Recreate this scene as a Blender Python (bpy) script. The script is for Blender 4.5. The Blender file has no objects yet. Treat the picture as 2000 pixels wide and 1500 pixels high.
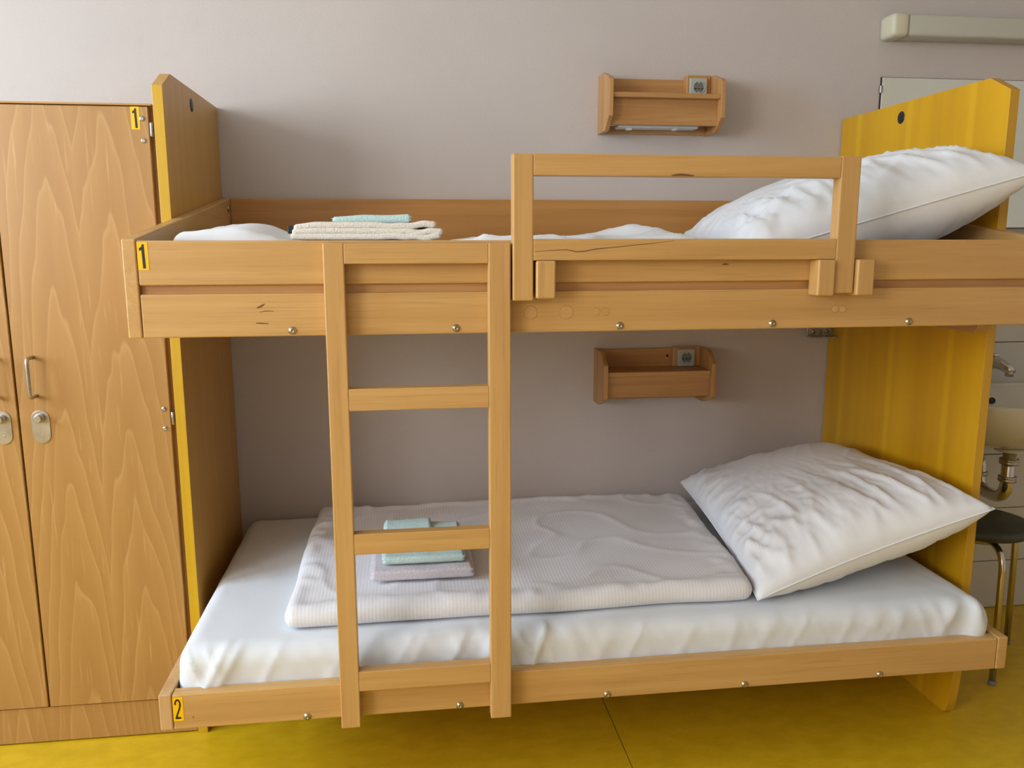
import bpy, bmesh, math, random
from mathutils import Vector, Matrix, noise
random.seed(7)
SC = bpy.context.scene
COL = SC.collection

# ------------------------------------------------------------------ camera
F_PX = 1600.0
yaw, pitch, roll = (math.radians(a) for a in (7.4476, 9.8399, -0.0809))
fw = Vector((math.sin(yaw)*math.cos(pitch), math.cos(yaw)*math.cos(pitch), -math.sin(pitch)))
rt = Vector((math.cos(yaw), -math.sin(yaw), 0)); up = rt.cross(fw)
rt, up = rt*math.cos(roll)+up*math.sin(roll), -rt*math.sin(roll)+up*math.cos(roll)
cam_d = bpy.data.cameras.new('camera'); cam = bpy.data.objects.new('camera', cam_d); COL.objects.link(cam)
cam_d.sensor_width = 36; cam_d.lens = F_PX*36/2000; cam_d.clip_start = .05
M = Matrix((( rt.x, up.x, -fw.x, .5621), (rt.y, up.y, -fw.y, -2.7434), (rt.z, up.z, -fw.z, 1.3243), (0, 0, 0, 1)))
cam.matrix_world = M
SC.camera = cam

# ------------------------------------------------------------------ light and exposure
ROOM = dict(x0=-2.3, x1=3.6, y0=-4.6, y1=0.0, z1=2.75)
WINS = [dict(y0=-2.15, y1=-.75, z0=1.15, z1=2.60, watts=92, col=(.67, .83, 1)),       # opening in the left wall, out of view
        dict(y0=-4.35, y1=-2.75, z0=1.15, z1=2.60, watts=92, col=(1, .97, .94))]  # second opening and light added out of view for warm frontal fill
w = bpy.data.worlds.new('sky'); SC.world = w; w.use_nodes = True
w.node_tree.nodes['Background'].inputs[0].default_value = (.72, .84, 1, 1)
w.node_tree.nodes['Background'].inputs[1].default_value = 1.2
for W_ in WINS:
    ld = bpy.data.lights.new('window_daylight', 'AREA'); ld.shape = 'RECTANGLE'
    ld.size = W_['y1']-W_['y0']; ld.size_y = W_['z1']-W_['z0']; ld.energy = W_['watts']; ld.color = W_['col']
    lo = bpy.data.objects.new('window_daylight', ld); COL.objects.link(lo)
    lo.location = (ROOM['x0']-.16, (W_['y0']+W_['y1'])/2, (W_['z0']+W_['z1'])/2)
    lo.rotation_euler = (math.radians(90), 0, math.radians(-90))
vs = SC.view_settings
vs.view_transform = 'Standard'; vs.look = 'None'; vs.gamma = 1; vs.use_curve_mapping = False; vs.exposure = 0.34

# ------------------------------------------------------------------ materials
def new_mat(name):
    m = bpy.data.materials.new(name); m.use_nodes = True
    nt = m.node_tree; return m, nt, nt.nodes['Principled BSDF']
def N(nt, kind, **kw):
    n = nt.nodes.new(kind)
    for k, v in kw.items(): setattr(n, k, v)
    return n
def ramp(nt, fac, stops):
    r = N(nt, 'ShaderNodeValToRGB'); e = r.color_ramp.elements
    while len(e) < len(stops): e.new(.5)
    for el, (p, c) in zip(e, stops): el.position = p; el.color = (*c, 1)
    nt.links.new(fac, r.inputs[0]); return r.outputs[0]
def coords(nt, scale, rnd=True, rot=(0, 0, 0)):
    tc = N(nt, 'ShaderNodeTexCoord'); mp = N(nt, 'ShaderNodeMapping'); mp.inputs['Scale'].default_value = scale
    mp.inputs['Rotation'].default_value = rot
    if rnd:
        oi = N(nt, 'ShaderNodeObjectInfo'); mu = N(nt, 'ShaderNodeMath', operation='MULTIPLY'); mu.inputs[1].default_value = 37
        nt.links.new(oi.outputs['Random'], mu.inputs[0])
        ad = N(nt, 'ShaderNodeVectorMath', operation='ADD'); nt.links.new(tc.outputs['Object'], ad.inputs[0]); nt.links.new(mu.outputs[0], ad.inputs[1])
        nt.links.new(ad.outputs[0], mp.inputs[0])
    else: nt.links.new(tc.outputs['Object'], mp.inputs[0])
    return mp.outputs[0]
def noise_tex(nt, vec, scale, detail=3, rough=.55, dist=0):
    n = N(nt, 'ShaderNodeTexNoise'); n.inputs['Scale'].default_value = scale; n.inputs['Detail'].default_value = detail
    n.inputs['Roughness'].default_value = rough; n.inputs['Distortion'].default_value = dist
    nt.links.new(vec, n.inputs['Vector']); return n.outputs['Fac']
def mixc(nt, a, b, fac, mode='MIX'):
    m = N(nt, 'ShaderNodeMix', data_type='RGBA', blend_type=mode)
    for s, v in ((m.inputs[0], fac), (m.inputs[6], a), (m.inputs[7], b)):
        if hasattr(v, 'links') or hasattr(v, 'is_linked'): nt.links.new(v, s)
        elif isinstance(v, (int, float)): s.default_value = v
        else: s.default_value = (*v, 1)
    return m.outputs[2]
def bump(nt, b, h, strength, dist=.002):
    n = N(nt, 'ShaderNodeBump'); n.inputs['Strength'].default_value = strength; n.inputs['Distance'].default_value = dist
    nt.links.new(h, n.inputs['Height']); nt.links.new(n.outputs[0], b.inputs['Normal'])

def wood(name, axis, lo_c, mid, hi, rough=.42, fine=.38):
    m, nt, b = new_mat(name)
    s = [16, 16, 16]; s['xyz'.index(axis)] = .55
    v = coords(nt, s)
    n1 = noise_tex(nt, v, 1.6, 4, .6, .6)
    c1 = ramp(nt, n1, [(.3, lo_c), (.5, mid), (.7, hi)])
    s2 = [230, 230, 230]; s2['xyz'.index(axis)] = 6
    v2 = coords(nt, s2)
    n2 = noise_tex(nt, v2, 1, 2, .5)
    dark = tuple(x*.78 for x in lo_c)
    f2 = ramp(nt, n2, [(.30, (fine, fine, fine)), (.44, (0, 0, 0))])
    c2 = mixc(nt, c1, dark, f2)
    nt.links.new(c2, b.inputs['Base Color'])
    b.inputs['Roughness'].default_value = rough
    b.inputs['Coat Weight'].default_value = .12; b.inputs['Coat Roughness'].default_value = .3
    bump(nt, b, n2, .06, .001)
    return m
BL, BM, BH = (.52, .295, .098), (.575, .338, .118), (.62, .378, .14)
WOOD = {a: wood('beech_wood_'+a, a, BL, BM, BH) for a in 'xyz'}
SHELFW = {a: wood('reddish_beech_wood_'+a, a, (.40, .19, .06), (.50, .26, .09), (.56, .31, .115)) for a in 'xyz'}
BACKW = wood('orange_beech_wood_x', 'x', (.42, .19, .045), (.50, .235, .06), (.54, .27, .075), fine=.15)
DULLW = wood('end_grain_beech', 'z', (.50, .30, .13), (.56, .345, .16), (.62, .39, .19))

def locker_wood():
    m, nt, b = new_mat('veneer_with_flame_figure')
    # plain sawn veneer: nested arches from the rings of a slightly tilted log
    nz_ = noise_tex(nt, coords(nt, (7, 1, 1.1), True), 1.0, 3, .5, .2)
    sx = N(nt, 'ShaderNodeSeparateXYZ'); nt.links.new(coords(nt, (1, 1, 1), False), sx.inputs[0])
    def mth(op, a, b_=None, c=None):
        n_ = N(nt, 'ShaderNodeMath', operation=op)
        for k, v_ in enumerate((a, b_, c)):
            if v_ is None: continue
            if isinstance(v_, (int, float)): n_.inputs[k].default_value = v_
            else: nt.links.new(v_, n_.inputs[k])
        return n_.outputs[0]
    # two book-matched leaves: arches centred on either side of the door's middle
    ax = mth('ABSOLUTE', mth('SUBTRACT', mth('ABSOLUTE', sx.outputs[0]), .075))
    par = mth('MULTIPLY', mth('POWER', ax, 1.5), 62.0)
    f_ = mth('ADD', mth('ADD', par, mth('MULTIPLY', sx.outputs[2], 2.7)), mth('MULTIPLY', nz_, 2.6))
    fr = N(nt, 'ShaderNodeMath', operation='FRACT'); nt.links.new(mth('MULTIPLY', f_, 1.45), fr.inputs[0])
    c = ramp(nt, fr.outputs[0], [(0, (.50, .29, .105)), (.06, (.40, .208, .060)), (.55, (.425, .226, .067)), (.9, (.45, .243, .075)), (1, (.50, .29, .105))])
    n2 = noise_tex(nt, coords(nt, (120, 120, 6)), 1, 2, .5)
    c2 = mixc(nt, c, (.60, .38, .17), ramp(nt, n2, [(.62, (0, 0, 0)), (.75, (.5, .5, .5))]))
    n3 = noise_tex(nt, coords(nt, (30, 30, 1.5)), 1, 3, .5)
    c3 = mixc(nt, c2, (.40, .205, .058), ramp(nt, n3, [(.35, (.3, .3, .3)), (.5, (0, 0, 0))]))
    nt.links.new(c3, b.inputs['Base Color']); b.inputs['Roughness'].default_value = .38
    b.inputs['Coat Weight'].default_value = .15; b.inputs['Coat Roughness'].default_value = .25
    return m
VENEER = locker_wood()

def yellow_panel():
    m, nt, b = new_mat('yellow_stained_panel')
    n1 = noise_tex(nt, coords(nt, (20, 9, .35), False), 1, 3, .5)
    c1 = ramp(nt, n1, [(.3, (.56, .285, .004)), (.5, (.64, .34, .005)), (.7, (.70, .39, .007))])
    # reflections along the board's lamella seams, painted into the colour as paler strips
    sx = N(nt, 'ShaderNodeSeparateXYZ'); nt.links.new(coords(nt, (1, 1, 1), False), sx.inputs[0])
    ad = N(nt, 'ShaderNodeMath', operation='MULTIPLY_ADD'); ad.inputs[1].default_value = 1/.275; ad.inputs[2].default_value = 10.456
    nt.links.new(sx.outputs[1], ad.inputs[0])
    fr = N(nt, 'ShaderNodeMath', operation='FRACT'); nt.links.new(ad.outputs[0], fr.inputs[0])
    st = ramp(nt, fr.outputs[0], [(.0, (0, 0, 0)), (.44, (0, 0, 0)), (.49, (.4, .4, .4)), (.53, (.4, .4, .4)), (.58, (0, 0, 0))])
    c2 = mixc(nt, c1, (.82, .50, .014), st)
    nt.links.new(c2, b.inputs['Base Color']); b.inputs['Roughness'].default_value = .45
    b.inputs['Coat Weight'].default_value = .1
    return m
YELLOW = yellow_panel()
YBROWN = wood('yellow_brown_stain', 'z', (.52, .275, .050), (.56, .30, .058), (.60, .33, .066), fine=.12)  # browner tone on the narrow panel, except on its front edge
YEDGE = wood('yellow_edge_stain', 'z', (.56, .33, .008), (.61, .365, .011), (.65, .40, .014), fine=.1)
OEDGE = wood('orange_edge_stain', 'z', (.50, .27, .014), (.55, .30, .018), (.58, .33, .02), fine=.1)

def plain(name, col, rough=.5, metal=0, **kw):
    m, nt, b = new_mat(name); b.inputs['Base Color'].default_value = (*col, 1)
    b.inputs['Roughness'].default_value = rough; b.inputs['Metallic'].default_value = metal
    for k, v in kw.items(): b.inputs[k].default_value = v
    return m
def mottled(name, c1, c2, scale, rough=.6, bs=0, bscale=80, bd=.002, stretch=(1, 1, 1), rnd=True):
    m, nt, b = new_mat(name); v = coords(nt, stretch, rnd)
    n = noise_tex(nt, v, scale, 5, .6)
    nt.links.new(ramp(nt, n, [(.35, c1), (.65, c2)]), b.inputs['Base Color']); b.inputs['Roughness'].default_value = rough
    if bs: bump(nt, b, noise_tex(nt, coords(nt, (1, 1, 1), rnd), bscale, 3), bs, bd)
    return m
CHROME = plain('chrome', (.62, .60, .56), .16, 1)
STEEL = mottled('brushed_steel', (.42, .40, .36), (.55, .53, .49), 30, .34); STEEL.node_tree.nodes['Principled BSDF'].inputs['Metallic'].default_value = 1
BRASSY = mottled('dull_bolt_metal', (.36, .31, .22), (.5, .45, .34), 60, .32); BRASSY.node_tree.nodes['Principled BSDF'].inputs['Metallic'].default_value = 1
GALV = mottled('galvanised_steel', (.35, .38, .40), (.6, .63, .65), 90, .4); GALV.node_tree.nodes['Principled BSDF'].inputs['Metallic'].default_value = .85
BLACK = plain('black_plastic', (.012, .012, .014), .4)
PRINT = plain('black_print', (.012, .01, .008), .5)
STICK = plain('yellow_sticker', (.95, .55, .0), .4)
PLASTER = mottled('lilac_grey_plaster', (.55, .492, .462), (.575, .516, .484), 2.2, .85, .35, 130, .0015, rnd=False)
WHITEW = mottled('white_plaster', (.74, .73, .71), (.77, .76, .74), 3, .85, .2, 120, .0015)
LINO = mottled('yellow_linoleum', (.60, .385, .008), (.70, .46, .014), 14, .36, .05, 200, .0005, stretch=(1, 1.8, 1), rnd=False)
LINOG = plain('floor_joint', (.10, .06, .008), .7)
TILE = mottled('white_tile', (.60, .59, .54), (.64, .63, .58), 4, .25)
GROUT = plain('tile_grout', (.25, .24, .22), .8)
CERAMIC = plain('white_ceramic', (.68, .66, .57), .14)
SOCKET = plain('grey_plastic', (.42, .44, .41), .45)
LAMPG = plain('pale_grey_plastic', (.62, .64, .64), .4)
CREAMP = plain('cream_plastic', (.62, .59, .44), .45)
SEATB = mottled('dark_green_black_seat', (.030, .034, .028), (.05, .054, .045), 20, .5)
MIRROR = plain('mirror_glass', (.80, .86, .80), .02, 1)
RUBBER = plain('grey_rubber', (.2, .2, .19), .6)

def cloth(name, col, fine=700, bs=.12, stripes=False, loops=False):
    m, nt, b = new_mat(name); b.inputs['Roughness'].default_value = .85
    b.inputs['Sheen Weight'].default_value = .15
    v = coords(nt, (1, 1, 1), False)
    h = noise_tex(nt, v, fine, 2)
    if stripes:
        wv = N(nt, 'ShaderNodeTexWave', wave_type='BANDS', bands_direction='X'); wv.inputs['Scale'].default_value = 36; wv.inputs['Distortion'].default_value = .4
        wv.inputs['Detail'].default_value = 1; wv.inputs['Detail Scale'].default_value = 1
        nt.links.new(v, wv.inputs['Vector'])
        c = ramp(nt, wv.outputs['Fac'], [(.3, tuple(x*.93 for x in col)), (.6, col)])
        nt.links.new(c, b.inputs['Base Color']); bump(nt, b, wv.outputs['Fac'], .15, .001)
    else:
        n = noise_tex(nt, v, 5 if not loops else 260, 3)
        d = .96 if not loops else .85
        nt.links.new(ramp(nt, n, [(.35, tuple(x*d for x in col)), (.65, col)]), b.inputs['Base Color'])
        bump(nt, b, h if not loops else n, bs if not loops else .7, .001 if not loops else .003)
    return m
SHEET = cloth('white_sheet', (.73, .765, .81))
PILLOWC = cloth('white_pillowcase', (.79, .80, .83))
DUVETC = cloth('striped_white_cotton', (.78, .78, .82), stripes=True)
LAVTOW = cloth('lavender_terry', (.66, .61, .66), loops=True)
MINTTOW = cloth('mint_terry', (.56, .74, .73), loops=True)
CREAMTOW = cloth('cream_terry', (.86, .80, .70), loops=True)

m, nt, b = new_mat('window_glass')
tr = N(nt, 'ShaderNodeBsdfTransparent'); gl = N(nt, 'ShaderNodeBsdfGlossy'); gl.inputs['Roughness'].default_value = .02
mx = N(nt, 'ShaderNodeMixShader'); mx.inputs[0].default_value = .06
nt.links.new(tr.outputs[0], mx.inputs[1]); nt.links.new(gl.outputs[0], mx.inputs[2]); nt.links.new(mx.outputs[0], nt.nodes['Material Output'].inputs[0])
GLASS = m

# ------------------------------------------------------------------ mesh helpers (all in world coordinates)
WLOC = {}
def make(name, bm, mats, parent=None, smooth=False, base=False, shared_loc=None):
    if not isinstance(mats, (list, tuple)): mats = [mats]
    bmesh.ops.recalc_face_normals(bm, faces=bm.faces) if len(bm.faces) < 60000 else None
    xs = [v.co for v in bm.verts]
    lo = Vector((min(c.x for c in xs), min(c.y for c in xs), min(c.z for c in xs))); hi = Vector((max(c.x for c in xs), max(c.y for c in xs), max(c.z for c in xs)))
    c = (lo+hi)/2
    if base: c.z = lo.z
    for v in bm.verts: v.co -= c
    me = bpy.data.meshes.new(name); bm.to_mesh(me); bm.free()
    for mt in mats: me.materials.append(mt)
    if smooth:
        for p in me.polygons: p.use_smooth = True
    o = bpy.data.objects.new(name, me); COL.objects.link(o)
    if parent: o.parent = parent; o.location = c-WLOC[parent]
    else: o.location = c
    WLOC[o] = c
    return o
def tag(o, label, cat, group=None):
    o['label'] = label; o['category'] = cat
    if group: o['group'] = group
    return o
def empty(name, loc, label, cat, group=None):
    o = bpy.data.objects.new(name, None); COL.objects.link(o); o.location = loc; o.empty_display_size = .1
    WLOC[o] = Vector(loc); return tag(o, label, cat, group)
def struct(o): o['kind'] = 'structure'; return o

def bx(x0, x1, y0, y1, z0, z1, bev=.0, seg=2, bm=None):
    t = bmesh.new()
    bmesh.ops.create_cube(t, size=1)
    for v in t.verts: v.co = Vector(((x0+x1)/2+v.co.x*(x1-x0), (y0+y1)/2+v.co.y*(y1-y0), (z0+z1)/2+v.co.z*(z1-z0)))
    if bev: bmesh.ops.bevel(t, geom=list(t.edges), offset=bev, segments=seg, profile=.5, affect='EDGES')
    return merge(bm, t)
def merge(bm, t, mat=0):
    if mat:
        for f in t.faces: f.material_index = mat
    if bm is None: return t
    me = bpy.data.meshes.new('tmp'); t.to_mesh(me); t.free(); bm.from_mesh(me); bpy.data.meshes.remove(me); return bm
def prism(poly, axis, a0, a1, bev=0, bm=None, mat=0):
    """poly: 2D points in the two other axes (order x,y,z without axis)"""
    t = bmesh.new(); k = 'xyz'.index(axis)
    def P(p, a):
        l = list(p); l.insert(k, a); return Vector(l)
    A = [t.verts.new(P(p, a0)) for p in poly]; B = [t.verts.new(P(p, a1)) for p in poly]
    t.faces.new(A); t.faces.new(B[::-1])
    for i in range(len(poly)):
        j = (i+1) % len(poly); t.faces.new((A[i], B[i], B[j], A[j]))
    bmesh.ops.recalc_face_normals(t, faces=t.faces)
    if bev: bmesh.ops.bevel(t, geom=list(t.edges), offset=bev, segments=2, profile=.5, affect='EDGES')
    return merge(bm, t, mat)
def lathe(profile, origin, axis=(0, 0, 1), n=20, bm=None, mat=0, sx=1, sy=1):
    """profile: (radius, height) along the axis"""
    t = bmesh.new(); q = Vector((0, 0, 1)).rotation_difference(Vector(axis)); rings = []
    for r, h in profile:
        if r < 1e-6: rings.append([t.verts.new(q @ Vector((0, 0, h))+Vector(origin))])
        else: rings.append([t.verts.new(q @ Vector((r*sx*math.cos(2*math.pi*i/n), r*sy*math.sin(2*math.pi*i/n), h))+Vector(origin)) for i in range(n)])
    for a, b in zip(rings, rings[1:]):
        for i in range(n):
            j = (i+1) % n
            if len(a) == 1 and len(b) == 1: continue
            if len(a) == 1: t.faces.new((a[0], b[i], b[j]))
            elif len(b) == 1: t.faces.new((a[i], b[0], a[j]))
            else: t.faces.new((a[i], b[i], b[j], a[j]))
    for e in (rings[0], rings[-1]):
        if len(e) > 1: t.faces.new(e)
    bmesh.ops.recalc_face_normals(t, faces=t.faces)
    return merge(bm, t, mat)
def tube(pts, r, n=12, bm=None, mat=0, closed=False, radii=None):
    t = bmesh.new(); P = [Vector(p) for p in pts]; rings = []; m = len(P)
    for i, p in enumerate(P):
        a = P[(i-1) % m] if (closed or i > 0) else p; c = P[(i+1) % m] if (closed or i < m-1) else p
        d = (c-a).normalized(); ref = Vector((0, 0, 1)) if abs(d.z) < .93 else Vector((0, 1, 0))
        s = d.cross(ref).normalized(); v = s.cross(d); rr = radii[i] if radii else r
        if rings and not closed:
            pass
        rings.append([t.verts.new(p+rr*(s*math.cos(2*math.pi*k/n)+v*math.sin(2*math.pi*k/n))) for k in range(n)])
    seq = list(zip(rings, rings[1:]))+([(rings[-1], rings[0])] if closed else [])
    for a, b in seq:
        # match the start of the next ring so that the tube does not twist
        off = min(range(n), key=lambda o: sum((a[k].co-b[(k+o) % n].co).length for k in range(0, n, 3)))
        for k in range(n): t.faces.new((a[k], a[(k+1) % n], b[(k+1+off) % n], b[(k+off) % n]))
    if not closed: t.faces.new(rings[0]); t.faces.new(rings[-1])
    bmesh.ops.recalc_face_normals(t, faces=t.faces)
    return merge(bm, t, mat)
def arc_path(pts, r, n=6):
    """polyline with rounded corners"""
    P = [Vector(p) for p in pts]; out = [P[0]]
    for a, b, c in zip(P, P[1:], P[2:]):
        d1 = (a-b).normalized(); d2 = (c-b).normalized(); k = min(r, (a-b).length*.49, (c-b).length*.49)
        s, e = b+d1*k, b+d2*k
        for i in range(n+1):
            u = i/n; out.append(s*(1-u)**2+b*2*u*(1-u)+e*u*u)
    return out+[P[-1]]
def slab(nx, ny, nz, shape, n_round=None):
    """subdivided box surface in [-1,1]^3 mapped by shape(u,v,w)"""
    t = bmesh.new(); V = {}
    def g(i, j, k):
        key = (i, j, k)
        if key not in V: V[key] = t.verts.new(shape(2*i/nx-1, 2*j/ny-1, 2*k/nz-1))
        return V[key]
    for i in range(nx):
        for j in range(ny):
            t.faces.new((g(i, j, 0), g(i, j+1, 0), g(i+1, j+1, 0), g(i+1, j, 0))); t.faces.new((g(i, j, nz), g(i+1, j, nz), g(i+1, j+1, nz), g(i, j+1, nz)))
    for i in range(nx):
        for k in range(nz):
            t.faces.new((g(i, 0, k), g(i+1, 0, k), g(i+1, 0, k+1), g(i, 0, k+1))); t.faces.new((g(i, ny, k), g(i, ny, k+1), g(i+1, ny, k+1), g(i+1, ny, k)))
    for j in range(ny):
        for k in range(nz):
            t.faces.new((g(0, j, k), g(0, j, k+1), g(0, j+1, k+1), g(0, j+1, k))); t.faces.new((g(nx, j, k), g(nx, j+1, k), g(nx, j+1, k+1), g(nx, j, k+1)))
    return t
def rbox(u, v, w, hx, hy, hz, r):
    """point of a rounded box with half sizes hx, hy, hz"""
    p = Vector((u*hx, v*hy, w*hz)); q = Vector((max(-hx+r, min(hx-r, p.x)), max(-hy+r, min(hy-r, p.y)), max(-hz+r, min(hz-r, p.z))))
    d = p-q
    if d.length > 1e-9: return q+d.normalized()*r, d.normalized()
    return p, Vector((0, 0, 0))
def nz(x, y, z): return noise.noise(Vector((x, y, z)))
def ridge(x, y, z): return 1-abs(noise.noise(Vector((x, y, z))))*2

# ------------------------------------------------------------------ the room
R = ROOM
fl = struct(make('floor', bx(R['x0'], R['x1'], R['y0'], R['y1'], -.10, -.004), LINOG))
edges = [R['x0'], -.888, 1.112, 3.112, R['x1']]
for a, b_ in zip(edges, edges[1:]):
    make('linoleum_sheet', bx(a+.0012, b_-.0012, R['y0'], R['y1'], -.004, 0), LINO, fl)
struct(make('wall_back', bx(R['x0']-.2, R['x1']+.2, 0, .2, -.1, R['z1']), PLASTER))
struct(make('wall_front', bx(R['x0']-.2, R['x1']+.2, R['y0']-.2, R['y0'], -.1, R['z1']), PLASTER))
struct(make('wall_right', bx(R['x1'], R['x1']+.2, R['y0'], 0, -.1, R['z1']), PLASTER))
t = None; ys = [R['y0']]+[v for W_ in sorted(WINS, key=lambda q: q['y0']) for v in (W_['y0'], W_['y1'])]+[0]
for k in range(0, len(ys), 2): t = bx(R['x0']-.2, R['x0'], ys[k], ys[k+1], -.1, R['z1'], bm=t)
for W_ in WINS:
    t = bx(R['x0']-.2, R['x0'], W_['y0'], W_['y1'], -.1, W_['z0'], bm=t); t = bx(R['x0']-.2, R['x0'], W_['y0'], W_['y1'], W_['z1'], R['z1'], bm=t)
struct(make('wall_left', t, WHITEW))
struct(make('ceiling', bx(R['x0']-.2, R['x1']+.2, R['y0']-.2, .2, R['z1'], R['z1']+.15), WHITEW))
# left window and added fill window: frame with two casements each
WFR = plain('white_window_frame', (.75, .75, .73), .4)
xw = R['x0']-.07
for k, W_ in enumerate(WINS):
    t = None; a0, a1, c0, c1 = W_['y0'], W_['y1'], W_['z0'], W_['z1']; ym = (a0+a1)/2
    for (a, b_, c, d) in ((a0, a1, c0, c0+.05), (a0, a1, c1-.05, c1), (a0, a0+.05, c0+.05, c1-.05), (a1-.05, a1, c0+.05, c1-.05), (ym-.04, ym+.04, c0+.05, c1-.05)):
        t = bx(xw-.03, xw+.03, a, b_, c, d, bm=t)
    win = struct(make('window_%d' % (k+1), t, WFR))
    for a, b_ in ((a0+.05, ym-.04), (ym+.04, a1-.05)):
        make('pane', bx(xw-.004, xw+.004, a, b_, c0+.05, c1-.05), GLASS, win)

# low tiled service wall behind the wash basin
tw = struct(make('wall_tiled', bx(2.10, R['x1'], -.165, 0, 0, 1.195), GROUT))
for i in range(6):
    for (a, b_) in ((2.10, 2.46), (2.46, 2.90), (2.90, 3.34), (3.34, R['x1'])):
        make('tile', bx(a+.0015, b_-.0015, -.1715, -.164, max(.0, i*.2-.02)+.002, i*.2+.18-.001, .0012, 1), TILE, tw)
make('tile_ledge', bx(2.10, R['x1'], -.172, 0, 1.183, 1.2), TILE, tw)

# ------------------------------------------------------------------ bunk bed frame
L = 2.06; T = .0275; YF = -.987; ZU0, ZU1 = 1.130, 1.331; ZL0, ZL1 = .250, .335
bed = empty('bunk_bed', (L/2, -.5, 0), 'beech bunk bed frame with yellow end panels standing along the lilac wall', 'bunk bed')
def panel(x0, x1, yf, label, mats, rounded):
    zt = 1.735
    poly = [(-.004, 0.0), (-.004, zt), (yf+.078, zt), (yf, zt-.040), (yf, .16), (yf+.004, .09), (yf+.012, .035), (yf+.022, .006), (yf+.034, 0)]
    if not rounded: poly = poly[:4]+[(yf, 0)]
    t = prism(poly, 'x', x0, x1, .001)
    t.normal_update()
    for f in t.faces:
        if abs(f.normal.x) < .8: f.material_index = 2 if (f.normal.y < -.95) else 1
    o = make('end_panel', t, mats, bed); o['label'] = label
    return o
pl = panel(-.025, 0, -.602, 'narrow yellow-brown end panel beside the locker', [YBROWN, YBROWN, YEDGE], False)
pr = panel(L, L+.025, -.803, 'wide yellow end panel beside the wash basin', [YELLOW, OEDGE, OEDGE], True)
for p_, x, y, ax in ((pl, 0, -.325, 1), (pr, L, -.346, -1)):
    make('hole_plug', lathe([(.0, .0022), (.013, .0022), (.0165, .0012), (.0185, 0), (.0185, -.004)], (x, y, 1.692), (ax, 0, 0), 24), BLACK, p_, True)
def bolt(parent, x, y, z, r=.0075, d=(0, -1, 0), mat=None):
    dx = .7*r
    return make('bolt', lathe([(r*1.15, 0), (r*1.15, .0012), (r, .0016), (r*.92, dx*.55), (r*.6, dx*.95), (r*.33, dx), (r*.3, dx*.7), (0, dx*.7)], (x, y, z), d, 14), mat or BRASSY, parent, True)
def sticker(parent, x0, x1, y, z0, z1, digit, skew=0):
    """yellow sticker with a condensed black digit, front at y"""
    t = bx(x0, x1, y-.0006, y, z0, z1)
    w_, h_ = x1-x0, z1-z0; cx = (x0+x1)/2
    def S(p): return (x0+p[0]*w_, z0+p[1]*h_)
    if digit == '1':
        poly = [(.46, .06), (.72, .06), (.66, .93), (.50, .93), (.42, .84), (.20, .79), (.20, .70), (.42, .72)]
        polys = [poly]
    else:
        path = [(.24, .70), (.26, .80), (.34, .87), (.46, .90), (.60, .88), (.70, .80), (.71, .69), (.66, .56), (.54, .42), (.40, .28), (.30, .15)]
        wd = .085; polys = []
        L_, R_ = [], []
        for i, p in enumerate(path):
            a = Vector(path[max(0, i-1)]); c = Vector(path[min(len(path)-1, i+1)]); d = (c-a).normalized(); n_ = Vector((-d.y, d.x))
            L_.append((p[0]+n_.x*wd, p[1]+n_.y*wd*.42)); R_.append((p[0]-n_.x*wd, p[1]-n_.y*wd*.42))
        for i in range(len(path)-1): polys.append([L_[i], L_[i+1], R_[i+1], R_[i]])
        polys.append([(.20, .09), (.74, .09), (.74, .17), (.20, .17)])
    for q in polys: t = prism([S(p) for p in q], 'y', y-.0010, y-.0005, bm=t, mat=1)
    return make('number_sticker', t, [STICK, PRINT], parent)
# upper bunk
Bv = .003
for x0 in (0, L-T):
    o = make('end_board', prism([(YF, ZU0), (YF, ZU1), (-.004, 1.462), (-.004, ZU0)], 'x', x0, x0+T, Bv), WOOD['y'], bed)
    if x0 == 0: make('bolt', lathe([(.011, 0), (.011, .003), (.007, .0045), (0, .0045)], (T, -.061, 1.428), (1, 0, 0), 16), BRASSY, o, True)
fr_lo = make('front_rail', bx(T+.001, L-T-.001, YF+.001, YF+.028, ZU0, 1.2195, .003), WOOD['x'], bed)
fr_up = make('front_rail', bx(T+.001, L-T-.001, YF+.001, YF+.028, 1.2375, ZU1-.003, .003), WOOD['x'], bed)
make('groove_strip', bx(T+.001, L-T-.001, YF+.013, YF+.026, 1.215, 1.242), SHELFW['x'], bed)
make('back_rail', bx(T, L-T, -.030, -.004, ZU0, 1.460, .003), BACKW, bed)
make('bed_base', bx(T, L-T, YF+.028, -.030, 1.142, 1.158), WOOD['x'], bed)
for x in (.328, .671, 1.032, 1.386, 1.718): bolt(fr_lo, x, YF+.001, 1.1415)
for x, r in ((.833, .0145), (.912, .0145), (.979, .008), (1.000, .008), (1.535, .008), (1.553, .008)):
    t = lathe([(r, -.003), (r, .0003), (r-.0006, .0006), (0, .0006)], (x, YF+.001, 1.173), (0, -1, 0), 24)
    t = lathe([(r-.0001, -.002), (r-.0001, .0003), (r+.0007, .0003), (r+.0007, -.002)], (x, YF+.001, 1.173), (0, -1, 0), 24, bm=t, mat=1)
    make('wood_plug', t, [WOOD['x'], plain('plug_outline', (.34, .18, .06), .6)], fr_lo)
sticker(fr_up, .0295, .0505, YF+.001, 1.269, 1.3245, '1')
# guard rail blocks screwed to the rail
for x0, x1 in ((.8385, .8795), (1.4655, 1.5055), (1.5575, 1.5985)):
    make('guard_block', bx(x0, x1, -1.031, YF, 1.2055, 1.285, .004, 3), WOOD['z'], bed)
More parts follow.
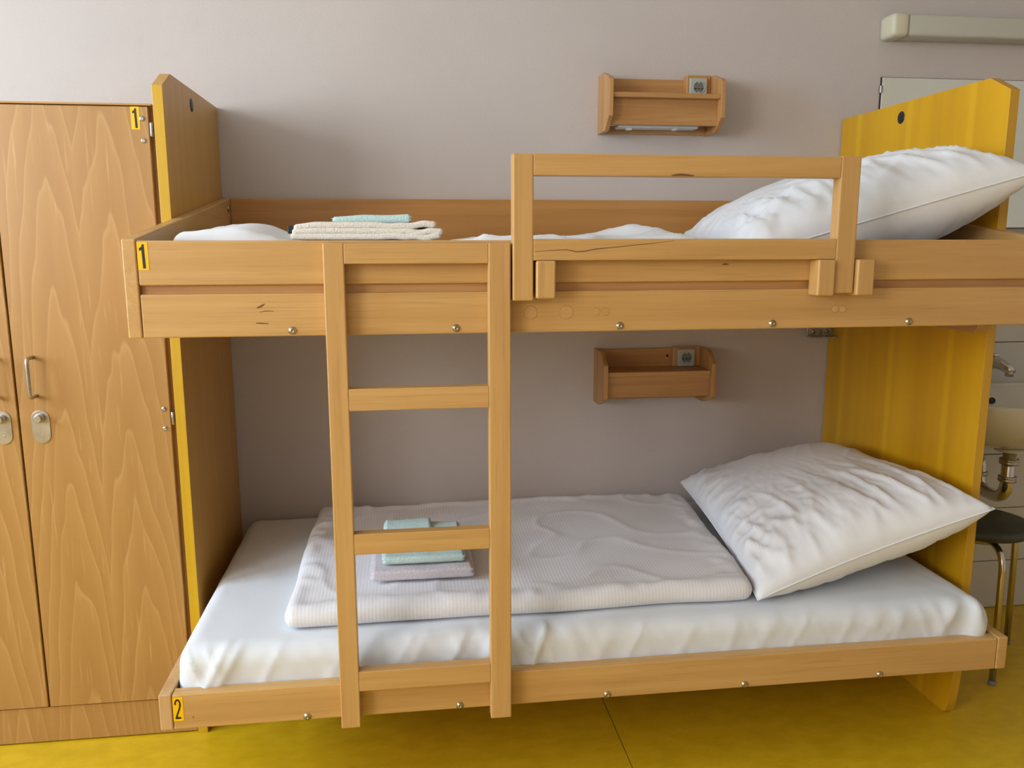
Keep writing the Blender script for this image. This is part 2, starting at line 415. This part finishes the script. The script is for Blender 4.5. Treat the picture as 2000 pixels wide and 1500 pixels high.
# lower bunk
for x0 in (0, L-T):
    make('end_board', bx(x0, x0+T, YF, -.004, ZL0, ZL1+.001, Bv), WOOD['y'] if x0 else DULLW, bed)
lr = make('front_rail', bx(T+.001, L-T-.001, YF+.001, YF+.032, ZL0, ZL1-.001, .003), WOOD['x'], bed)
make('back_rail', bx(T, L-T, -.030, -.004, ZL0, ZL1, .003), WOOD['x'], bed)
make('bed_base', bx(T, L-T, YF+.032, -.030, .256, .270), WOOD['x'], bed)
for x in (.320, .668, 1.020, 1.364, 1.717): bolt(lr, x, YF+.001, .2585)
sticker(lr, .0295, .0515, YF+.001, .271, .3275, '2')
# battens under the upper end boards, bracket by the wall
for x0, x1, yf in ((.0, .036, -.60), (L-.038, L, -.822)):
    make('support_batten', prism([(yf, 1.13), (yf+.0, 1.118), (yf+.018, 1.090), (-.2, 1.090), (-.2, 1.13)], 'x', x0, x1, .002), SHELFW['y'], bed)
t = bx(1.962, 2.058, -.036, -.0305, .994, 1.20, .001, 1); t = bx(1.962, 2.058, -.075, -.036, .994, .998, bm=t)
br = make('metal_bracket', t, GALV, bed)
for x, z in ((1.985, 1.012), (2.01, 1.012), (2.035, 1.012)): make('bolt', lathe([(.0065, 0), (.006, .003), (0, .004)], (x, -.036, z), (0, -1, 0), 10), STEEL, br, True)

# ------------------------------------------------------------------ ladder
lad = empty('bunk_ladder', (.592, -1.0, .24), 'beech ladder with four bars hanging on the front of both bunks', 'ladder')
make('post', bx(.3985, .4410, -1.017, -.9875, .2405, 1.3225, .0025), WOOD['z'], lad)
make('post', bx(.7380, .7855, -1.017, -.9875, .2375, 1.3225, .0025), WOOD['z'], lad)
for z0, z1 in ((1.280, 1.3215), (.9715, 1.019), (.651, .698), (.328, .3755)):
    make('rung', bx(.4405, .7385, -1.0163, -.989, z0, z1, .002), WOOD['x'], lad)

# ------------------------------------------------------------------ guard rail
gd = empty('guard_rail', (1.17, -1.0, 1.20), 'beech guard rail slotted onto the front of the upper bunk', 'guard rail')
make('post', bx(.7895, .8330, -1.022, -.988, 1.2010, 1.5035, .003), WOOD['z'], gd)
make('post', bx(1.5085, 1.5545, -1.022, -.988, 1.2105, 1.5065, .003), WOOD['z'], gd)
make('bar', bx(.8325, 1.509, -1.0213, -.989, 1.460, 1.5045, .002), WOOD['x'], gd)
make('bar', bx(.8325, 1.509, -1.0213, -.989, 1.2855, 1.3305, .002), WOOD['x'], gd)

CRACK = plain('dark_wood_mark', (.16, .075, .025), .7)
def mark(parent, name, pts, y, w_):
    """thin tapering dark line lying in the front face at y (x, z points)"""
    m_ = len(pts); t = bmesh.new(); A, B = [], []
    for i, (x, z) in enumerate(pts):
        k = w_*math.sin(math.pi*(i+.35)/(m_-.3))*.5+w_*.1
        A.append((x, z+k)); B.append((x, z-k))
    t.free()
    return make(name, prism(A+B[::-1], 'y', y-.0004, y+.001), CRACK, parent)
gb = [o for o in gd.children if o.name.startswith('bar')]
mark(gb[1], 'wood_crack', [(.837, 1.304), (.87, 1.3065), (.905, 1.308), (.925, 1.3035), (.945, 1.305), (.965, 1.309), (1.02, 1.314), (1.08, 1.320), (1.14, 1.3265)], -1.0213, .0016)
mark(gb[0], 'wood_knot', [(1.128, 1.462), (1.138, 1.4635), (1.150, 1.4640), (1.163, 1.4632), (1.178, 1.462)], -1.0213, .004)
mark(fr_lo, 'scratch', [(.258, 1.190), (.266, 1.193), (.274, 1.198)], YF+.001, .004)
mark(fr_lo, 'scratch', [(.254, 1.1585), (.264, 1.158), (.280, 1.157)], YF+.001, .0025)
mark(fr_lo, 'scratch', [(.262, 1.181), (.275, 1.1835), (.292, 1.183)], YF+.001, .0015)
mark(fr_up, 'wood_knot', [(1.262, 1.2745), (1.268, 1.2752), (1.277, 1.2748)], YF+.001, .003)
mark(lr, 'scratch', [(.070, .2765), (.0715, .2785), (.073, .2770)], YF+.001, .003)

# ------------------------------------------------------------------ locker
lk = empty('locker', (-.40, -.3, 0), 'tall wooden two-door locker beside the bunk bed', 'locker')
t = bx(-.770, -.752, -.578, -.01, 0, 1.650, .001, 1); t = bx(-.046, -.028, -.578, -.01, 0, 1.650, .001, 1, bm=t)
t = bx(-.752, -.046, -.578, -.01, 1.632, 1.650, bm=t); t = bx(-.752, -.046, -.578, -.01, .10, .118, bm=t); t = bx(-.752, -.046, -.02, -.01, .0, 1.632, bm=t)
t = bx(-.409, -.391, -.570, -.02, .118, 1.632, bm=t)
make('carcass', t, WOOD['z'], lk)
make('plinth', bx(-.770, -.028, -.594, -.574, .004, .103, .001, 1), VENEER, lk)
make('top_edge', bx(-.770, -.028, -.603, -.574, 1.6470, 1.6515, .001, 1), SHELFW['x'], lk)
for x0, x1, hx, hingex, lab in ((-.3975, -.0375, -.3525, -.0325, 'door numbered 1'), (-.7635, -.4025, -.4430, -.7655, None)):
    d = make('door', bx(x0, x1, -.600, -.580, .107, 1.645, .0015, 1), VENEER, lk)
    if lab: d['label'] = lab
    yd = -.600
    make('handle', tube(arc_path([(hx, yd+.002, 1.045), (hx, yd-.036, 1.045), (hx, yd-.036, .948), (hx, yd+.002, .948)], .012), .0047, 12), STEEL, d, True)
    ang = [math.pi*i/12 for i in range(13)]; cz = .869; rr = .0215
    poly = [(hx+.004+rr*math.cos(a), cz+.021+rr*math.sin(a)) for a in ang]+[(hx+.004-rr*math.cos(a), cz-.021-rr*math.sin(a)) for a in ang]
    t = prism(poly, 'y', yd-.0022, yd+.001, .0006)
    t = lathe([(.0115, 0), (.0115, .008), (.0095, .0095), (.0095, .018), (.008, .0195), (0, .0195)], (hx+.004, yd-.002, cz+.023), (0, -1, 0), 20, bm=t)
    t = lathe([(.0022, 0), (.0018, .001), (0, .0013)], (hx+.006, yd-.0022, cz-.021), (0, -1, 0), 8, bm=t)
    make('lock_plate', t, STEEL, d)
    sg = 1 if lab else -1
    for z in (1.592, .881, .20):
        make('hinge', lathe([(.0032, -.0165), (.0038, -.0155), (.0038, .0155), (.0032, .0165)], (hingex, yd+.002, z), (0, 0, 1), 12), STEEL, d, True)
        for dz in (.025, -.026): bolt(d, hingex-sg*.0195, yd, z+dz, .0055, mat=STEEL)
    if lab: sticker(d, -.0775, -.0575, yd, 1.592, 1.6445, '1')

# ------------------------------------------------------------------ bedding
def mattress(name, x0, x1, y0, y1, z0, z1, label, wr=1.0, seed=0):
    hx, hy, hz = (x1-x0)/2, (y1-y0)/2, (z1-z0)/2; c = Vector(((x0+x1)/2, (y0+y1)/2, (z0+z1)/2))
    def f(u, v, w_):
        p, n = rbox(u, v, w_, hx, hy, hz, .045)
        q = p+c
        side = max(0, -n.y)
        # slack folds of the sheet on the long front side, stronger at the corners
        corner = math.exp(-((q.x-x1)/.16)**2)+math.exp(-((q.x-x0)/.13)**2)+.7*math.exp(-((q.x-.82)/.16)**2)
        dx = (q.z-z0)*.55
        fold = max(0, ridge((q.x-dx)*15+seed, q.z*2.2, 1.3))**3+.5*max(0, ridge((q.x+dx)*23+seed, q.z*4, 5.3))**4
        a = (.0025+.013*corner)*wr
        q += n*(a*fold*min(1, side+.35*(1-abs(n.z)))+.0015*nz(q.x*9, q.y*9, seed))
        if abs(n.z) < .5 and n.length < .1 or True:
            q.z += (.002*nz(q.x*5, q.y*5, 4+seed)+.0012*corner*ridge(q.x*20+q.y*11, q.y*6, seed)) if w_ > .9 else 0
        if n.y < -.3: q.y += .006*(1-(q.z-z0)/(z1-z0))*0
        return q
    t = slab(260, 60, 16, f)
    return tag(make(name, t, SHEET, None, True, True), label, 'mattress')
mattress('mattress', .031, 2.029, -.953, -.034, .271, .420, 'mattress in a white fitted sheet on the lower bunk')
mattress('mattress', .031, 2.029, -.955, -.034, 1.159, 1.272, 'mattress in a white sheet on the upper bunk', .5, 5)

def duvet(name, corners, z0, th, label, hump=None, mat=DUVETC, seed=0, r=.026, nx=150, ny=80):
    A, B, C_, D = [Vector((*c, 0)) for c in corners]   # front-left, front-right, back-right, back-left
    def f(u, v, w_):
        p, n = rbox(u, v, w_, 1.0*.62, .40, th/2, r)
        s, t_ = (p.x/.62+1)/2, (p.y/.40+1)/2
        q = (A*(1-s)+B*s)*(1-t_)+(D*(1-s)+C_*s)*t_
        edge = max(abs(p.x/.62), abs(p.y/.40))
        h = p.z/(th/2)
        z = z0+th/2+p.z
        if w_ > -.99:
            k = (h+1)/2
            z += k*(.009*nz(q.x*3+seed, q.y*3, 0)+.0025*nz(q.x*8, q.y*8, seed)+.004*max(0, ridge(q.x*4+q.y*2, q.y*5-q.x*2, seed+3))**6)
            z += k*(.006*math.exp(-((edge-.93)/.05)**2)*ridge(q.x*14, q.y*14, seed))
            if hump: z += k*hump(q.x, q.y)
        wob = .008*nz(q.x*5+seed, q.y*5, 7)
        q = q+Vector((wob*(1 if abs(u) > .9 else 0), wob*(1 if abs(v) > .9 else 0), 0)); q.z = max(z, z0)
        return q
    t = slab(nx, ny, 10, f)
    return tag(make(name, t, mat, None, True, True), label, 'duvet')
duvet('duvet', [(.262, -.895), (1.425, -.885), (1.497, -.135), (.268, -.115)], .4225, .050, 'white striped duvet folded flat on the lower bunk mattress')
def hump(x, y):
    return .033*math.exp(-((x-.20)/.11)**2-((y+.55)/.3)**2)+.030*math.exp(-((x-1.19)/.06)**2-((y+.45)/.3)**2)-.024*math.exp(-((x-.48)/.24)**6)
duvet('duvet', [(.06, -.86), (1.27, -.86), (1.27, -.16), (.06, -.16)], 1.275, .062, 'white duvet lying folded on the upper bunk mattress', hump, PILLOWC, seed=11)

def pillow(corners, H, zfloor, label, seed=0, xmax=2.029, n=90, bulge=1.0):
    """corners: front-left, front-right, back-right, back-left"""
    A, B, C_, D = [Vector(c) for c in corners]
    nrm = (B-A).cross(D-A).normalized()
    def base(u, v):
        pin = .045
        s, t_ = (u*(1-pin*(1-v*v))+1)/2, (v*(1-pin*(1-u*u))+1)/2
        return (A*(1-s)+B*s)*(1-t_)+(D*(1-s)+C_*s)*t_
    def thick(u, v):
        a = max(0, 1-abs(u)**(1.9 if u < 0 else 3.2)); b_ = max(0, 1-abs(v)**(3.4 if v < 0 else 2.4))
        return H*(a*b_)**.5
    t = bmesh.new(); top = {}; bot = {}
    for i in range(n+1):
        for j in range(n+1):
            u, v = 2*i/n-1, 2*j/n-1; p = base(u, v); h = thick(u, v); e = max(abs(u), abs(v))
            # wrinkles: fans running in from the front edge and from the corners
            wr = max(0, ridge(u*5.2+v*1.1+seed, v*1.5, seed))**3*math.exp(-((v+.62)/.42)**2)*.013
            wr += max(0, ridge(u*3.1-v*2.6+seed, (u+v)*.8, seed+2))**4*.008*(e**1.5)
            wr += .004*nz(u*3+seed, v*3, seed)+.0045*max(0, ridge(u*11+v*3+seed, v*4-u, seed+8))**3*math.exp(-((v+.5)/.5)**2)
            wr += max(0, ridge(v*6+seed, u*1.3, seed+5))**3*.008*math.exp(-((u+.8)/.25)**2)
            wr *= min(1, (1-e)*9)
            q = p+nrm*(h*.55*bulge+wr)
            q2 = p-nrm*(h*.62-wr*.5)
            for w_ in (q, q2):
                if w_.z < zfloor: w_.z = zfloor+.0004
                lim = xmax if w_.z < 1e9 else 9
                if w_.x > lim and w_.y > -.84: w_.x = lim-.0005*(1-e)
            if q2.z > q.z: q2.z = q.z-.0005
            top[i, j] = t.verts.new(q)
            bot[i, j] = top[i, j] if e > .9999 else t.verts.new(q2)
    for i in range(n):
        for j in range(n):
            t.faces.new((top[i, j], top[i+1, j], top[i+1, j+1], top[i, j+1]))
            f_ = (bot[i, j], bot[i, j+1], bot[i+1, j+1], bot[i+1, j])
            if len({id(x) for x in f_}) == 4:
                try: t.faces.new(f_)
                except ValueError: pass
    rim = [top[i, 0].co.copy() for i in range(0, n, 2)]+[top[n, j].co.copy() for j in range(0, n, 2)]+[top[i, n].co.copy() for i in range(n, 0, -2)]+[top[0, j].co.copy() for j in range(n, 0, -2)]
    o = tag(make('pillow', t, PILLOWC, None, True, True), label, 'pillow')
    make('seam', tube(rim, .0022, 6, closed=True), PILLOWC, o, True)
    return o
pillow([(1.425, -.905, .437), (2.035, -.925, .655), (2.015, -.14, .615), (1.50, -.085, .50)], .20, .4245, 'plump white pillow tilted against the yellow panel on the lower bunk', 1)
pillow([(1.36, -.90, 1.29), (2.052, -.950, 1.488), (2.015, -.14, 1.49), (1.44, -.09, 1.30)], .225, 1.2765, 'plump white pillow behind the guard rail on the upper bunk', 6)

def towel(name, x0, x1, y0, y1, z0, layers, lt, mat, label, seed=0, lift=None, nx=40, ny=40):
    """folded towel: layers stacked and joined by the fold at the front"""
    t = None
    th = layers*lt; hx, hy = (x1-x0)/2, (y1-y0)/2; cx, cy = (x0+x1)/2, (y0+y1)/2
    def f(u, v, w_):
        p, n = rbox(u, v, w_, hx, hy, th/2, min(.008, th/2*.95))
        z = z0+th/2+p.z
        x, y = cx+p.x, cy+p.y
        if abs(u) > .98 or v > .98:            # open edges show the layers
            g = abs(math.sin(math.pi*layers*(w_+1)/2))
            x += (.004*g-.004+.004*nz(y*25, w_*3, seed))*(1 if u > 0 else -1)*(abs(u) > .98)
            y += (.004*g-.004)*(v > .98)
        k = (p.z/th+.5)
        z += k*(.003*nz(x*14, y*14, seed)+(lift(x, y) if lift else 0))
        return Vector((x, y, max(z, z0)))
    return tag(make(name, slab(nx, ny, 6*layers, f), mat, None, True, True), label, 'towel')
towel('towel', .462, .722, -.785, -.50, .4865, 2, .014, LAVTOW, 'folded pale lavender towel at the bottom of the stack on the lower duvet', 1)
towel('towel', .490, .702, -.758, -.50, .5185, 2, .010, MINTTOW, 'folded mint towel on top of the lavender towel on the lower bunk', 2, lambda x, y: .016*math.exp(-((y+.52)/.05)**2)*(1 if x < .62 else .2))
# cream towel: three layers that fan out at the right end
t = None
for k, (xe, lift) in enumerate(((.650, .001), (.655, .010), (.640, .026))):
    def f(u, v, w_, k=k, xe=xe, lift=lift):
        x0 = .306+.004*k; p, n = rbox(u, v, w_, (xe-x0)/2, .165-.0015*k, .0078, .0062)
        x = (x0+xe)/2+p.x; y = -.63+p.y
        e = max(0, min(1, (x-.50)/.15))
        z = 1.3375+k*.0126+p.z+lift*e**1.6-.010*k*e+.0022*math.sin(x*120+k*2)*e-.008*max(0, (.36-x)/.06)*k*.5+.003*nz(x*14, y*14, k)*(.3+e)
        return Vector((x, y, z))
    t = merge(t, slab(60, 30, 4, f)) if t else slab(60, 30, 4, f)
ct = tag(make('towel', t, CREAMTOW, None, True, True), 'folded cream towel with fanned layers on the upper bunk duvet', 'towel')
make('black_tag', bx(.297, .309, -.76, -.70, 1.344, 1.362, .002), BLACK, ct)
towel('towel', .385, .585, -.60, -.47, 1.3725, 2, .0080, MINTTOW, 'folded mint towel lying on the cream towel on the upper bunk', 4, lambda x, y: .006*(x-.40)/.18)

# ------------------------------------------------------------------ wall shelves
def side_profile(z, flip):
    """octagonal side cheek, depth along -y; z = (bottom, top)"""
    b0, t0 = z
    big = [(-.0, 0), (-.098, 0), (-.150, .040)]; sm = [(-.150, .148), (-.140, .157), (-.062, .181), (-.0, .181)]
    pts = big+sm; hgt = t0-b0
    pts = [(y, zz/.181*hgt) for y, zz in pts]
    if flip: pts = [(y, hgt-zz) for y, zz in pts][::-1]
    return [(y, b0+zz) for y, zz in pts]
def socket(parent, cx, y, cz, a):
    """grey wall socket with a recessed round well"""
    t = bx(cx-a, cx+a, y-.012, y, cz-a, cz+a, .003, 2)
    R_ = a*.62
    t = lathe([(R_*1.12, .0), (R_*1.12, .0022), (R_, .0024), (R_*.97, .0005)], (cx, y-.012, cz), (0, -1, 0), 28, bm=t)
    t = lathe([(0, .0009), (R_*.97, .0009), (R_*.97, .0001)], (cx, y-.012, cz), (0, -1, 0), 28, bm=t, mat=1)
    for dx in (-.011, 0, .011): t = lathe([(.0026, 0), (.0026, .0016), (0, .0016)], (cx+dx*a/.03, y-.012, cz-.004), (0, -1, 0), 10, bm=t, mat=2)
    for dz in (-1, 1): t = bx(cx-.003, cx+.003, y-.0145, y-.012, cz+dz*R_*.86-.003, cz+dz*R_*.86+.003, bm=t)
    return make('socket', t, [SOCKET, plain('socket_well', (.16, .17, .15), .5), BLACK], parent)
X0, X1 = 1.206, 1.584; th = .0145
sh = empty('wall_shelf', (1.395, -.07, 1.672), 'small wooden wall shelf with lamp and socket above the upper bunk', 'wall shelf')
for a in (X0, X1-th): make('side_cheek', prism(side_profile((1.672, 1.855), False), 'x', a, a+th, .0015), SHELFW['z'], sh)
make('back_board', bx(X0+th, X1-th, -.016, -.001, 1.674, 1.8475, .001, 1), SHELFW['x'], sh)
make('shelf_board', bx(X0+th, X1-th, -.142, -.016, 1.770, 1.7845, .002), SHELFW['x'], sh)
make('front_board', bx(X0+th, X1-th, -.118, -.104, 1.690, 1.770, .001, 1), SHELFW['x'], sh)
make('socket_block', bx(1.488, X1-th, -.052, -.016, 1.7845, 1.857, .003), SHELFW['z'], sh)
socket(sh, 1.5245, -.052, 1.817, .029)
t = bx(1.252, 1.520, -.092, -.040, 1.684, 1.722, .006, 3)
lp = make('lamp_housing', t, LAMPG, sh)
make('lamp_switch', bx(1.282, 1.300, -.086, -.066, 1.678, 1.686, .002), LAMPG, lp); make('lamp_switch', bx(1.436, 1.450, -.086, -.066, 1.679, 1.686, .002), LAMPG, lp)
make('lamp_cable', tube(arc_path([(1.2205, -.07, 1.698), (1.238, -.07, 1.694), (1.256, -.07, 1.699)], .01), .004, 8), LAMPG, lp, True)
sh2 = empty('wall_shelf', (1.395, -.07, .775), 'small wooden wall shelf with socket in the shade below the upper bunk', 'wall shelf')
for a in (X0, X1+.006-th): make('side_cheek', prism(side_profile((.778, .963), True), 'x', a, a+th, .0015), SHELFW['z'], sh2)
make('back_board', bx(X0+th, X1+.006-th, -.016, -.001, .785, .960, .001, 1), SHELFW['x'], sh2)
make('shelf_board', bx(X0+th, X1+.006-th, -.140, -.016, .884, .8985, .002), SHELFW['x'], sh2)
make('front_board', bx(X0+th, X1+.006-th, -.134, -.120, .812, .884, .001, 1), SHELFW['x'], sh2)
make('socket_block', bx(1.478, X1+.006-th, -.034, -.016, .8985, .966, .003), SHELFW['z'], sh2)
socket(sh2, 1.522, -.034, .930, .030)
make('peg_hole', lathe([(.0045, 0), (.0045, .0008), (0, .0008)], (1.463, -.016, .934), (0, -1, 0), 12), BLACK, sh2)

# ------------------------------------------------------------------ wash corner
wl = empty('wall_light', (2.75, -.04, 1.995), 'long cream wall light with a rounded end cap above the mirror', 'wall light')
make('end_cap', bx(2.172, 2.232, -.085, -.001, 1.990, 2.065, .014, 4), CREAMP, wl, True)
make('end_cap', bx(3.292, 3.352, -.085, -.001, 1.990, 2.065, .014, 4), CREAMP, wl, True)
make('light_cover', bx(2.230, 3.294, -.081, -.001, 1.993, 2.062, .010, 3), plain('dull_white_diffuser', (.50, .49, .42), .4), wl, True)
mr = empty('wall_mirror', (2.62, 0, 1.37), 'frameless wall mirror behind the wide yellow panel', 'mirror')
make('mirror_glass', bx(2.192, 3.05, -.010, -.004, 1.372, 1.874, .001, 1), MIRROR, mr)
make('mirror_backing', bx(2.190, 3.052, -.004, -.0005, 1.370, 1.876), BLACK, mr)
for z in (1.835, 1.42):
    make('mirror_clip', bx(2.185, 2.196, -.0125, -.001, z-.012, z+.012, .001, 1), STEEL, mr)

SX, SY = 2.53, -.168     # basin axis and the face of the tiled wall
sk = empty('wash_basin', (SX, SY, .66), 'white ceramic wash basin on the tiled wall', 'wash basin')
def basin():
    t = bmesh.new(); n = 48
    def ring(hw, d, y0, z, e=3.2):
        out = []
        for i in range(n):
            a = 2*math.pi*i/n; c, s = math.cos(a), math.sin(a)
            x = hw*math.copysign(abs(c)**(2/e), c); y = d/2*math.copysign(abs(s)**(2/e), s)
            out.append(t.verts.new((SX+x, y0-d/2+y, z)))
        return out
    rs = [ring(.085, .13, SY-.11, .662, 2.2), ring(.155, .24, SY-.045, .675, 2.4), ring(.235, .36, SY-.004, .715), ring(.270, .415, SY-.002, .775), ring(.280, .430, SY-.002, .828), ring(.276, .426, SY-.004, .836), ring(.262, .400, SY-.018, .836), ring(.235, .330, SY-.070, .828), ring(.215, .300, SY-.080, .77), ring(.16, .22, SY-.115, .715), ring(.03, .04, SY-.19, .70)]
    t.faces.new(rs[0]); t.faces.new(rs[-1])
    for a, b_ in zip(rs, rs[1:]):
        for i in range(n): t.faces.new((a[i], a[(i+1) % n], b_[(i+1) % n], b_[i]))
    return t
make('bowl', basin(), CERAMIC, sk, True)
make('back_upstand', bx(SX-.265, SX+.265, SY-.045, SY-.0035, .80, .842, .008, 3), CERAMIC, sk, True)
make('overflow_hole', lathe([(.011, -.004), (.011, .001), (.0085, .0014), (.0085, .0004), (0, .0004)], (SX, SY-.0835, .792), (0, -1, .25), 20), BLACK, sk)
make('drain_flange', lathe([(.046, 0), (.048, .004), (.044, .012), (.030, .016)], (SX-.01, SY-.2, .648), (0, 0, 1), 24), CERAMIC, sk, True)
tp = empty('tap', (SX, SY, .90), 'chrome wall tap with a short spout above the wash basin', 'tap')
make('tap_body', lathe([(.030, 0), (.030, .008), (.022, .012), (.022, .05), (.019, .055)], (SX, SY-.004, .912), (0, -1, 0), 20), CHROME, tp, True)
make('spout', tube([(SX, SY-.03, .922), (SX, SY-.07, .924), (SX, SY-.11, .919), (SX, SY-.140, .910), (SX, SY-.158, .902)], .018, 14, radii=[.022, .022, .019, .016, .013]), CHROME, tp, True)
make('aerator', lathe([(.0125, 0), (.0125, .016), (.010, .018)], (SX, SY-.148, .886), (0, 0, 1), 16), STEEL, tp, True)
make('lever', bx(SX-.011, SX+.011, SY-.085, SY-.02, .942, .952, .004, 2), CHROME, tp, True)
tr_ = empty('drain_trap', (SX, SY-.1, .44), 'chrome U-shaped drain trap under the wash basin', 'drain trap')
dx_, dy = SX-.01, SY-.2
path = arc_path([(dx_, dy, .645), (dx_, dy, .478), (dx_+.004, dy+.135, .478), (dx_+.004, dy+.135, .585), (dx_+.004, SY-.003, .585)], .066, 9)
make('trap_pipe', tube(path, .0205, 18), CHROME, tr_, True)
for z, r in ((.612, .029), (.553, .0275)): make('pipe_collar', lathe([(.021, -.009), (r, -.009), (r, -.002), (r*.93, 0), (r, .002), (r, .009), (.021, .009)], (dx_, dy, z), (0, 0, 1), 20), STEEL, tr_, True)
make('pipe_collar', lathe([(.021, -.007), (.026, -.007), (.026, .007), (.021, .007)], (dx_+.004, dy+.135, .535), (0, 0, 1), 20), STEEL, tr_, True)
make('wall_flange', lathe([(.022, 0), (.034, 0), (.032, .006), (.022, .010)], (dx_+.004, SY-.0035, .585), (0, -1, 0), 20), CHROME, tr_, True)

# ------------------------------------------------------------------ stool
SC_ = Vector((2.333, -.497, 0))
st = empty('stool', SC_, 'round dark stool with bent chrome legs beside the bunk bed', 'stool')
make('seat', lathe([(0, .430), (.110, .432), (.138, .438), (.150, .448), (.152, .457), (.147, .465), (.134, .469), (0, .471)], (SC_.x, SC_.y, 0), (0, 0, 1), 40), SEATB, st, True)
for fx, fy in ((2.300, -.660), (2.528, -.432), (2.190, -.350)):
    d = Vector((fx-SC_.x, fy-SC_.y, 0)); fr_ = d.length; d.normalize()
    p = lambda r, z: SC_+d*r+Vector((0, 0, z))
    lg = make('leg', tube(arc_path([p(.02, .420), p(fr_*.93, .420), p(fr_, .006)], .062, 8), .0098, 14), CHROME, st, True)
    make('foot_cap', lathe([(.0108, 0), (.0112, .003), (.0110, .012), (.0098, .014)], p(fr_, .0), (0, 0, 1), 14), RUBBER, lg, True)
make('mounting_plate', lathe([(.0, .404), (.06, .404), (.07, .409), (.07, .430), (0, .430)], (SC_.x, SC_.y, 0), (0, 0, 1), 24), STEEL, st, True)
